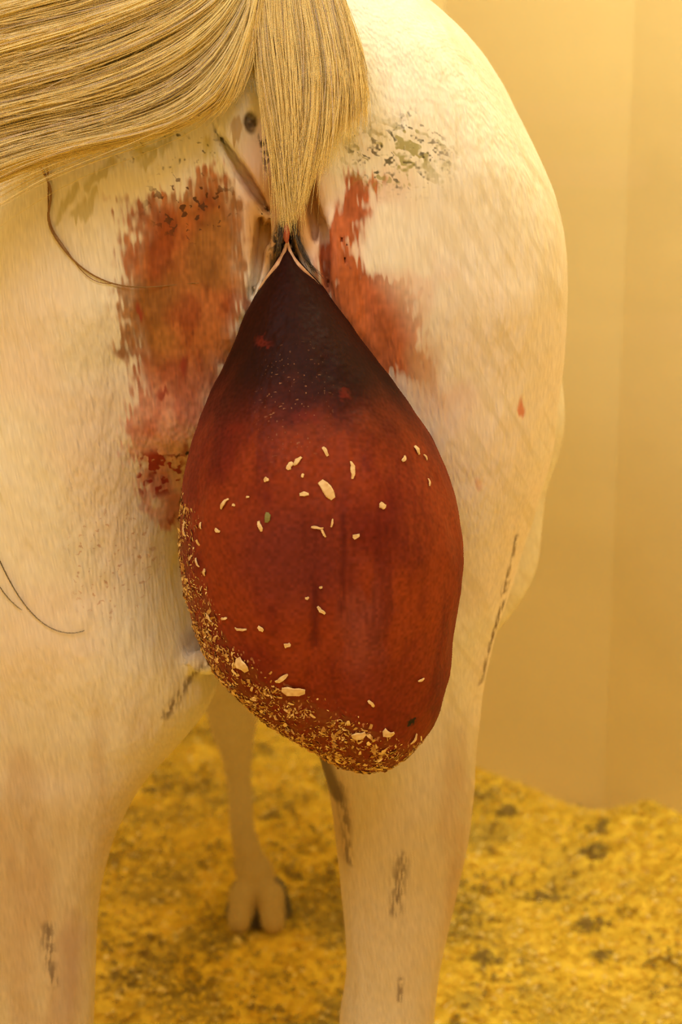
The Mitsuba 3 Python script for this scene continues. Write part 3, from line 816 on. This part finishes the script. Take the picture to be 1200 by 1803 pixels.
tag('horse__prolapse', 'large dark red teardrop shaped prolapsed organ hanging below the vulva')

pn = np.array(pro.vertex_normals)


def on_mesh(V, Nn, px, py):
    """Nearest visible vertex of a mesh under a position of the photograph."""
    r = V - CAM
    zc = r @ FWD
    u, w = 600 + FPX * r[:, 0] / zc, 901.5 - FPX * (r @ UP) / zc
    d = (u - px) ** 2 + (w - py) ** 2 + np.where(((Nn * r).sum(1) > 0) | (V[:, 1] > 1.95), 1e9, 0)
    k = int(np.argmin(d))
    return V[k], Nn[k]


# crust of tiny stuck shavings
fv = pro.triangles_center
wgt = pro.area_faces * np.clip((puv[pro.faces][:, :, 0].mean(1) - 0.30) * 1.6, 0, 1) ** 1.3 * np.where(pro.face_normals[:, 1] < 0.35, 1, 0.1)
clump = meshkit.fbm(fv * 55, 3, 31)
wgt *= np.clip((clump - 0.36) * 4, 0.05, 1)
pick = rng.choice(len(fv), 7500, p=wgt / wgt.sum())
fn_ = pro.face_normals[pick]
n = len(pick)
ln = rng.uniform(0.0009, 0.0040, n) * rng.choice([1, 1, 1, 1.9], n)
v, f, uv = chips(fv[pick] + fn_ * 0.0006, fn_, ln, ln * rng.uniform(0.2, 0.6, n), np.stack([rng.uniform(0, 1, n) ** 1.5, 0 * ln], -1), rng.uniform(0, 6.28, n), 0.3, 0.15)
scene['horse__prolapse__shavings_crust'] = mikit.ply((v, f), 'mat_crust', uv=uv)
tag('horse__prolapse__shavings_crust', 'crust of yellowish shavings stuck to the lower edge', kind='stuff')


# single shavings stuck on the prolapse
def chip_mesh(L, Wd, th=0.0010, bend=0.15, seed=0):
    r = np.random.default_rng(seed)
    xs = np.linspace(-L / 2, L / 2, 5)
    wd = Wd / 2 * np.array([0.55, 0.95, 1.0, 0.9, 0.5]) * r.uniform(0.8, 1.2, 5)
    off = r.normal(0, 0.1, 5) * Wd
    h = bend * L * (1 - (2 * xs / L) ** 2)
    V = []
    for a, b, c, d in zip(xs, wd, h, off):
        V += [[a, d - b, c], [a, d + b, c], [a, d + b * 0.8, c + th], [a, d - b * 0.8, c + th]]
    Fq = [[0, 1, 2, 3], [16, 19, 18, 17]]
    for k in range(4):
        o = 4 * k
        for e in range(4):
            Fq.append([o + e, o + 4 + e, o + 4 + (e + 1) % 4, o + (e + 1) % 4])
    return np.array(V), np.array(Fq)


def place(V, Nn, px, py, ang, mesh, lift=0.0004):
    p, nrm = on_mesh(V, Nn, px, py)
    right = np.array([1.0, 0, 0])
    upv = UP
    d = math.cos(ang) * right + math.sin(ang) * upv
    d = d - nrm * (d @ nrm)
    d /= np.linalg.norm(d)
    e = np.cross(nrm, d)
    v, f = mesh
    return (p + nrm * lift + v @ np.stack([d, e, nrm])), f


GRP = 'pale wood shavings stuck on the prolapse'
CH = [  # px, py, length px, width px, angle (degrees, up positive), label or None
    (573, 791, 18, 8, -55, 'short pale wood shaving stuck highest on the middle of the prolapse'), (508, 819, 16, 9, 55, 'short pale wood shaving, left one of a close pair on the upper prolapse'), (523, 814, 20, 8, 50, 'slim pale wood shaving, right one of a close pair on the upper prolapse'),
    (620, 826, 31, 8, 88, 'long pale wood shaving standing upright on the upper middle of the prolapse'), (733, 795, 18, 9, -55, 'pale wood shaving stuck nearest the upper right edge of the prolapse'), (711, 811, 15, 7, 40, 'small pale wood shaving slanting up at the upper right of the prolapse'), (749, 807, 12, 4, -40, 'thin wood shaving right of the pale one nearest the upper right edge of the prolapse'),
    (472, 847, 9, 8, 10, 'tiny round pale wood shaving on the left of the prolapse'), (531, 838, 7, 5, 60, 'tiny wood crumb between the close pair and the largest shaving on the prolapse'), (573, 861, 38, 17, -52, 'largest pale wood shaving, slanting across the middle of the prolapse'), (538, 871, 16, 8, 5, 'short pale wood shaving lying level left of the largest one'),
    (395, 890, 25, 7, 40, 'long pale wood shaving slanting upward on the left side of the prolapse'), (755, 852, 14, 4, 75, 'thin upright wood shaving by the right edge of the upper prolapse'), (671, 894, 13, 11, 0, 'small blocky pale wood shaving alone on the right middle of the prolapse'), (458, 929, 19, 7, -70, 'slim wood shaving pointing down just below the green leaf fragment'), (556, 926, 22, 5, -5, 'thin pale wood shaving lying level below the largest one'), (566, 938, 18, 5, -60, 'thin pale wood shaving sloping down at the end of a level one'),
    (583, 919, 15, 4, 80, 'thin upright sliver of wood above the right end of the level shaving'), (623, 945, 12, 9, 0, 'dull pale wood shaving at the centre of the prolapse beside the groove'), (357, 923, 12, 5, 70, 'small upright wood shaving just right of the long thin one on the left edge'), (328, 931, 28, 5, 80, 'long thin pale wood shaving upright on the left edge of the prolapse'), (382, 936, 12, 7, -20, 'small wood shaving left of the slim one pointing down below the leaf fragment'),
    (415, 886, 6, 5, 0, 'tiny wood crumb touching the right end of the long slanting shaving on the left'), (437, 874, 6, 4, 0, 'tiny wood crumb up and right of the long slanting shaving on the left'), (570, 1076, 19, 7, -38, 'single pale wood shaving low on the middle of the prolapse beside the dark streak'), (536, 1051, 7, 6, 0, 'tiny wood crumb left of the dark streak low on the prolapse'), (564, 1036, 6, 5, 0, 'tiny wood crumb straight above the single shaving beside the dark streak'), (655, 1236, 18, 7, -50, 'pale wood shaving sloping down low on the right of the prolapse'), (728, 1300, 24, 6, 85, 'pale wood shaving dangling from the lower right edge of the prolapse'),
    (740, 1197, 14, 5, 5, 'small level wood shaving low near the right edge above the black spot'), (426, 1106, 26, 5, 10, 'long thin level wood shaving at the upper rim of the crust on the left'), (458, 1107, 12, 9, -30, 'short wood shaving right of the long thin level one at the rim of the crust'), (504, 1133, 12, 9, 40, 'lone short wood shaving between the crust and the dark streak'), (425, 1172, 30, 22, -60, 'broad pale wood shaving in the crust at the lower left edge of the prolapse'), (516, 1214, 42, 20, -5, 'widest pale wood shaving in the crust along the bottom of the prolapse'), (495, 1196, 30, 8, 40, 'long wood shaving slanting up just above the widest one in the crust'),
    (632, 1291, 26, 16, 20, 'pale curled wood shaving near the bottom tip of the prolapse, left of two'), (682, 1290, 28, 14, -40, 'pale curled wood shaving near the bottom tip of the prolapse, right of two'), (362, 1010, 14, 6, 60, 'thin wood shaving slanting up in the crust on the left edge of the prolapse'), (348, 990, 18, 5, -50, 'thin wood shaving slanting down in the crust high on the left edge of the prolapse'), (370, 1090, 18, 5, -50, 'wood shaving sloping down at the lower left edge, left of a flatter one'), (395, 1085, 14, 5, 20, 'flat thin wood shaving in the crust just left of the long level one')]
K = 0.000535
for k, (px, py, L, wd, ang, lab) in enumerate(CH):
    key = 'wood_shaving' + ('' if k == 0 else f'_{k:03d}')
    vv, ff = place(allv, pn, px, py, math.radians(ang), chip_mesh(L * K, wd * K, seed=k))
    scene[key] = mikit.ply((vv, ff), 'mat_shaving')
    tag(key, lab or 'tiny thin pale wood shaving stuck to the prolapse skin', 'wood shaving', GRP)
vv, ff = place(allv, pn, 473, 907, math.radians(85), chip_mesh(18 * K, 10 * K, seed=99))
scene['leaf_fragment'] = mikit.ply((vv, ff), 'mat_green')
tag('leaf_fragment', 'small dull green leaf fragment stuck on the left of the prolapse', 'leaf')

scene['mat_lip'] = two({'type': 'principled', 'base_color': proc(lambda p, n, uv: mix((0.42, 0.20, 0.10), (0.62, 0.38, 0.20), noise(p.x * 260, p.z * 200, 3.0))), 'roughness': 0.5})
for k, (pts, r) in enumerate([([(505, 425), (500, 443), (488, 466), (470, 490), (455, 510)], 0.0026), ([(506, 425), (513, 449), (528, 470), (548, 490), (566, 508)], 0.0026), ([(505, 392), (503, 408), (505, 428)], 0.004)]):
    P = spline([at(a, b, 1.588 + 0.00012 * abs(a - 505) - 0.012 * (b > 460)) for a, b in pts], 16)
    scene['horse__vulva_lip' + ('' if k == 0 else f'_{k:03d}')] = mikit.ply(tube(P, r * np.sin(np.linspace(0.35, np.pi - 0.2, 16)) ** 0.7, 8), 'mat_lip' if k < 2 else 'mat_wet_red', smooth=True)
tag('horse__vulva_lip', 'thin pale pink skin fold')
scene['mat_wet_red'] = two({'type': 'principled', 'base_color': {'type': 'rgb', 'value': (0.42, 0.10, 0.05)}, 'roughness': 0.4})

# ---- tail
TP = spline([at(482, -60, 2.00), at(480, -85, 1.86), at(476, -90, 1.75), at(470, -50, 1.66), at(462, 10, 1.635), at(458, 70, 1.64)], 24)
scene['horse__tail'] = mikit.ply(tube(TP, np.linspace(0.045, 0.018, 24) * np.clip((24 - np.arange(24)) / 4, 0.15, 1), 20), 'mat_hair', smooth=True, uv=np.full((480, 2), 0.5))
tag('horse__tail', 'long pale blond tail swept to the left')


def lock(guides, count, seed, r=(0.0004, 0.0009), seg=18, jit=0.006, tmin=0.85, dens=None, clumps=40, tint=(0, 1), yj=0.012):
    g = np.random.default_rng(seed)
    G = np.stack([spline([at(px, py, Yv) for px, py, Yv in gd], seg) for gd in guides])       # (guides, seg, 3)
    ng = len(G)
    cc = np.sort(g.uniform(0, 1, clumps))
    ct_ = g.uniform(tint[0], tint[1], clumps)
    cy_ = g.normal(0, yj, clumps)
    ck = g.integers(0, clumps, count)
    u0 = g.uniform(0, 1, count)
    uc = np.clip(cc[ck] + g.normal(0, 0.018, count), 0, 1)
    W_ = np.linspace(0, 1, seg)
    pull = (0.35 + 0.6 * W_)[None]
    own = np.clip(cc[ck] + g.normal(0, 0.035, count), 0, 1)
    free = g.uniform(0, 1, count) < 0.3
    ua = np.where(free, u0, own)[:, None] * (1 - pull) + np.where(free, u0, uc)[:, None] * pull
    ua = np.clip(ua + 0.012 * np.sin(W_[None] * g.uniform(3, 8, count)[:, None] + g.uniform(0, 6, count)[:, None]), 0, 1) * (ng - 1)
    i0 = np.clip(np.floor(ua).astype(int), 0, ng - 2)
    t = (ua - i0)
    t = t[..., None]
    si = np.arange(seg)[None]
    P = G[i0, si] * (1 - t) + G[i0 + 1, si] * t
    P[..., 1] += (cy_[ck] * np.where(free, 0.5, 1) + g.normal(0, 0.4 * yj, count))[:, None] * np.sin(np.pi * np.clip(W_, 0.02, 0.9))[None]
    P += g.normal(0, jit, (count, 1, 3)) * (W_ ** 2)[None, :, None] * 0.7
    P += (g.normal(0, 1, (count, 3, 1)) * np.sin(W_ * g.uniform(4, 9, (count, 1, 1)) + g.uniform(0, 6, (count, 1, 1)))).transpose(0, 2, 1) * 0.0012
    # cut each strand at its own length
    tend = g.uniform(tmin, 1.0, count)
    sidx = W_[None] * tend[:, None] * (seg - 1)
    a = np.clip(np.floor(sidx).astype(int), 0, seg - 2)
    fr2 = (sidx - a)[..., None]
    P = np.take_along_axis(P, a[..., None], 1) * (1 - fr2) + np.take_along_axis(P, a[..., None] + 1, 1) * fr2
    R = g.uniform(r[0], r[1], count)[:, None] * np.clip((1 - W_) * 5, 0.15, 1)[None]
    tg = np.gradient(P, axis=1)
    tg /= np.linalg.norm(tg, axis=-1, keepdims=True) + 1e-12
    A = np.cross(tg, [0.1, 0.95, 0.25])
    A /= np.linalg.norm(A, axis=-1, keepdims=True) + 1e-12
    B = np.cross(tg, A)
    an = np.arange(3) * 2 * np.pi / 3 + 0.5
    V = P[:, :, None] + R[:, :, None, None] * (np.cos(an)[:, None] * A[:, :, None] + np.sin(an)[:, None] * B[:, :, None])
    V = V.reshape(-1, 3)
    k, s, e = np.meshgrid(np.arange(count), np.arange(seg - 1), np.arange(3), indexing='ij')
    o = (k * seg + s) * 3
    q = np.stack([o + e, o + (e + 1) % 3, o + 3 + (e + 1) % 3, o + 3 + e], -1).reshape(-1, 4)
    tn = np.clip(ct_[ck] * 0.7 + g.uniform(0, 0.3, count), 0, 1)
    uv = np.stack([np.repeat(tn, seg * 3), np.tile(np.repeat(W_, 3), count)], -1)
    return V, q, uv


def yy(pts, ys):
    s = np.linspace(0, 1, len(pts))
    return [(p[0], p[1], float(np.interp(t, np.linspace(0, 1, len(ys)), ys))) for p, t in zip(pts, s)]


SW = [yy(p + [(2 * p[-1][0] - p[-2][0] - 60, 2 * p[-1][1] - p[-2][1] + 12)], (1.62, 1.585, 1.565, 1.55, 1.53)) for p in [
    [(462, -70), (452, 20), (430, 100), (398, 165), (340, 212), (230, 246), (110, 270), (-40, 325)],
    [(456, -70), (440, 10), (405, 90), (352, 160), (265, 208), (160, 238), (60, 262), (-50, 300)],
    [(450, -75), (425, 0), (375, 75), (300, 132), (210, 172), (110, 200), (20, 222), (-60, 245)],
    [(440, -80), (405, -15), (340, 45), (250, 95), (160, 130), (70, 155), (-10, 175), (-70, 190)],
    [(430, -90), (385, -40), (310, 10), (220, 52), (130, 85), (50, 108), (-20, 128), (-80, 145)],
    [(420, -100), (365, -62), (280, -20), (190, 15), (100, 42), (20, 62), (-40, 78), (-90, 92)],
    [(410, -110), (340, -85), (250, -52), (160, -25), (70, 0), (0, 20), (-50, 32), (-100, 45)]]]
DN = [yy(p, (1.60, 1.578, 1.575, 1.585)) for p in [
    [(452, -70), (448, 40), (454, 125), (470, 220), (486, 310), (499, 405)],
    [(472, -70), (472, 50), (484, 150), (496, 250), (503, 335), (507, 412)],
    [(500, -70), (512, 55), (520, 155), (522, 250), (517, 335), (512, 400)],
    [(530, -70), (555, 55), (565, 150), (558, 235), (543, 310), (524, 385)],
    [(560, -75), (588, 45), (602, 125), (604, 185), (598, 230), (590, 262)],
    [(580, -80), (612, 20), (632, 95), (640, 155), (642, 200), (640, 232)]]]
MID = [yy(p, (1.595, 1.58, 1.57, 1.57)) for p in [
    [(450, -70), (436, 20), (412, 100), (385, 165), (352, 200), (320, 218)],
    [(458, -70), (448, 20), (430, 90), (412, 140), (395, 175), (370, 200)],
    [(462, -70), (456, 10), (446, 70), (436, 115), (424, 145), (412, 175)]]]
TOPR = [yy(p, (1.61, 1.60, 1.60)) for p in [
    [(440, -70), (445, 10), (440, 70), (432, 130)], [(455, -70), (462, 20), (458, 90), (452, 150)], [(470, -70), (478, 20), (480, 90), (478, 160)], [(500, -80), (530, 0), (548, 60), (560, 130)]]]
BLK = [yy(p, (1.592, 1.583, 1.583)) for p in [[(494, 385), (489, 425), (483, 468)], [(500, 385), (495, 425), (490, 455)]]]
BLK2 = [yy(p, (1.594, 1.583, 1.580)) for p in [[(515, 385), (520, 430), (545, 470)], [(522, 400), (532, 445), (566, 486)], [(528, 430), (548, 470), (580, 505)]]]
for k, gd in enumerate((BLK, BLK2)):
    V_, q_, uv_ = lock(gd, 42, 90 + k, clumps=8, tmin=0.3, r=(0.0002, 0.0004), yj=0.003, jit=0.004)
    key = 'horse__vulva_hair' + ('' if k == 0 else '_001')
    scene[key] = mikit.ply((V_, q_), 'mat_black_hair', smooth=True)
    tag(key, 'short black hair beside the vulva', kind='stuff')
for k, (gd, cnt, kw) in enumerate([(SW, 9000, dict(clumps=34, tmin=0.8, r=(0.00028, 0.0007), yj=0.016)), (DN, 4200, dict(clumps=44, tmin=0.55, tint=(0.25, 1), yj=0.006, jit=0.006, r=(0.00028, 0.0006))),
                                   (MID, 1500, dict(clumps=14, tmin=0.6, tint=(0.35, 1), yj=0.006)), (TOPR, 900, dict(clumps=14, tmin=0.5, yj=0.004)),
                                   (SW, 700, dict(clumps=200, tmin=0.5, jit=0.035, r=(0.0002, 0.0004), yj=0.02)), (DN, 420, dict(clumps=120, tmin=0.5, jit=0.016, r=(0.0002, 0.0004), yj=0.008))]):
    V_, q_, uv_ = lock(gd, cnt, 50 + k, **kw)
    key = 'horse__tail__hair_lock' + ('' if k == 0 else f'_{k:03d}')
    scene[key] = mikit.ply((V_, q_), 'mat_hair', smooth=True, uv=uv_)
    tag(key, ['broad blond lock swept to the left', 'blond lock hanging over the anus and vulva', 'bright blond lock curving down to the left', 'short blond hair at the root of the tail', 'loose flyaway hair over the swept lock', 'loose flyaway hair over the hanging lock'][k], kind='stuff')
# single dark hairs lying on the left thigh
BV, BN = np.array(body.vertices), np.array(body.vertex_normals)


def hair_on_body(pts, r0, r1, lift=0.003, n=40):
    P = np.array([on_mesh(BV, BN, *q)[0] + on_mesh(BV, BN, *q)[1] * lift for q in pts])
    return tube(spline(P, n), np.linspace(r0, r1, n), 5)


LOOSE = [([(70, 268), (84, 315), (92, 345), (90, 385), (110, 432), (150, 474), (200, 499), (280, 505), (350, 498)], 0.0016, 0.0003, 'brown'), ([(76, 268), (90, 318), (89, 360), (92, 395), (114, 437), (152, 477), (198, 500)], 0.0010, 0.0003, 'brown'),
         ([(2, 975), (22, 1022), (48, 1068), (80, 1098), (112, 1111), (146, 1110)], 0.0007, 0.0004, 'black'), ([(2, 1028), (18, 1050), (38, 1066)], 0.0006, 0.0004, 'black')]
for k, (pts, r0, r1, c) in enumerate(LOOSE):
    key = 'horse__tail__loose_hair' + ('' if k == 0 else f'_{k:03d}')
    scene[key] = mikit.ply(hair_on_body(pts, r0, r1), f'mat_{c}_hair', smooth=True)
    tag(key, 'single long brown hair lying across the left thigh' if c == 'brown' else 'single thin dark hair lying low on the left thigh')
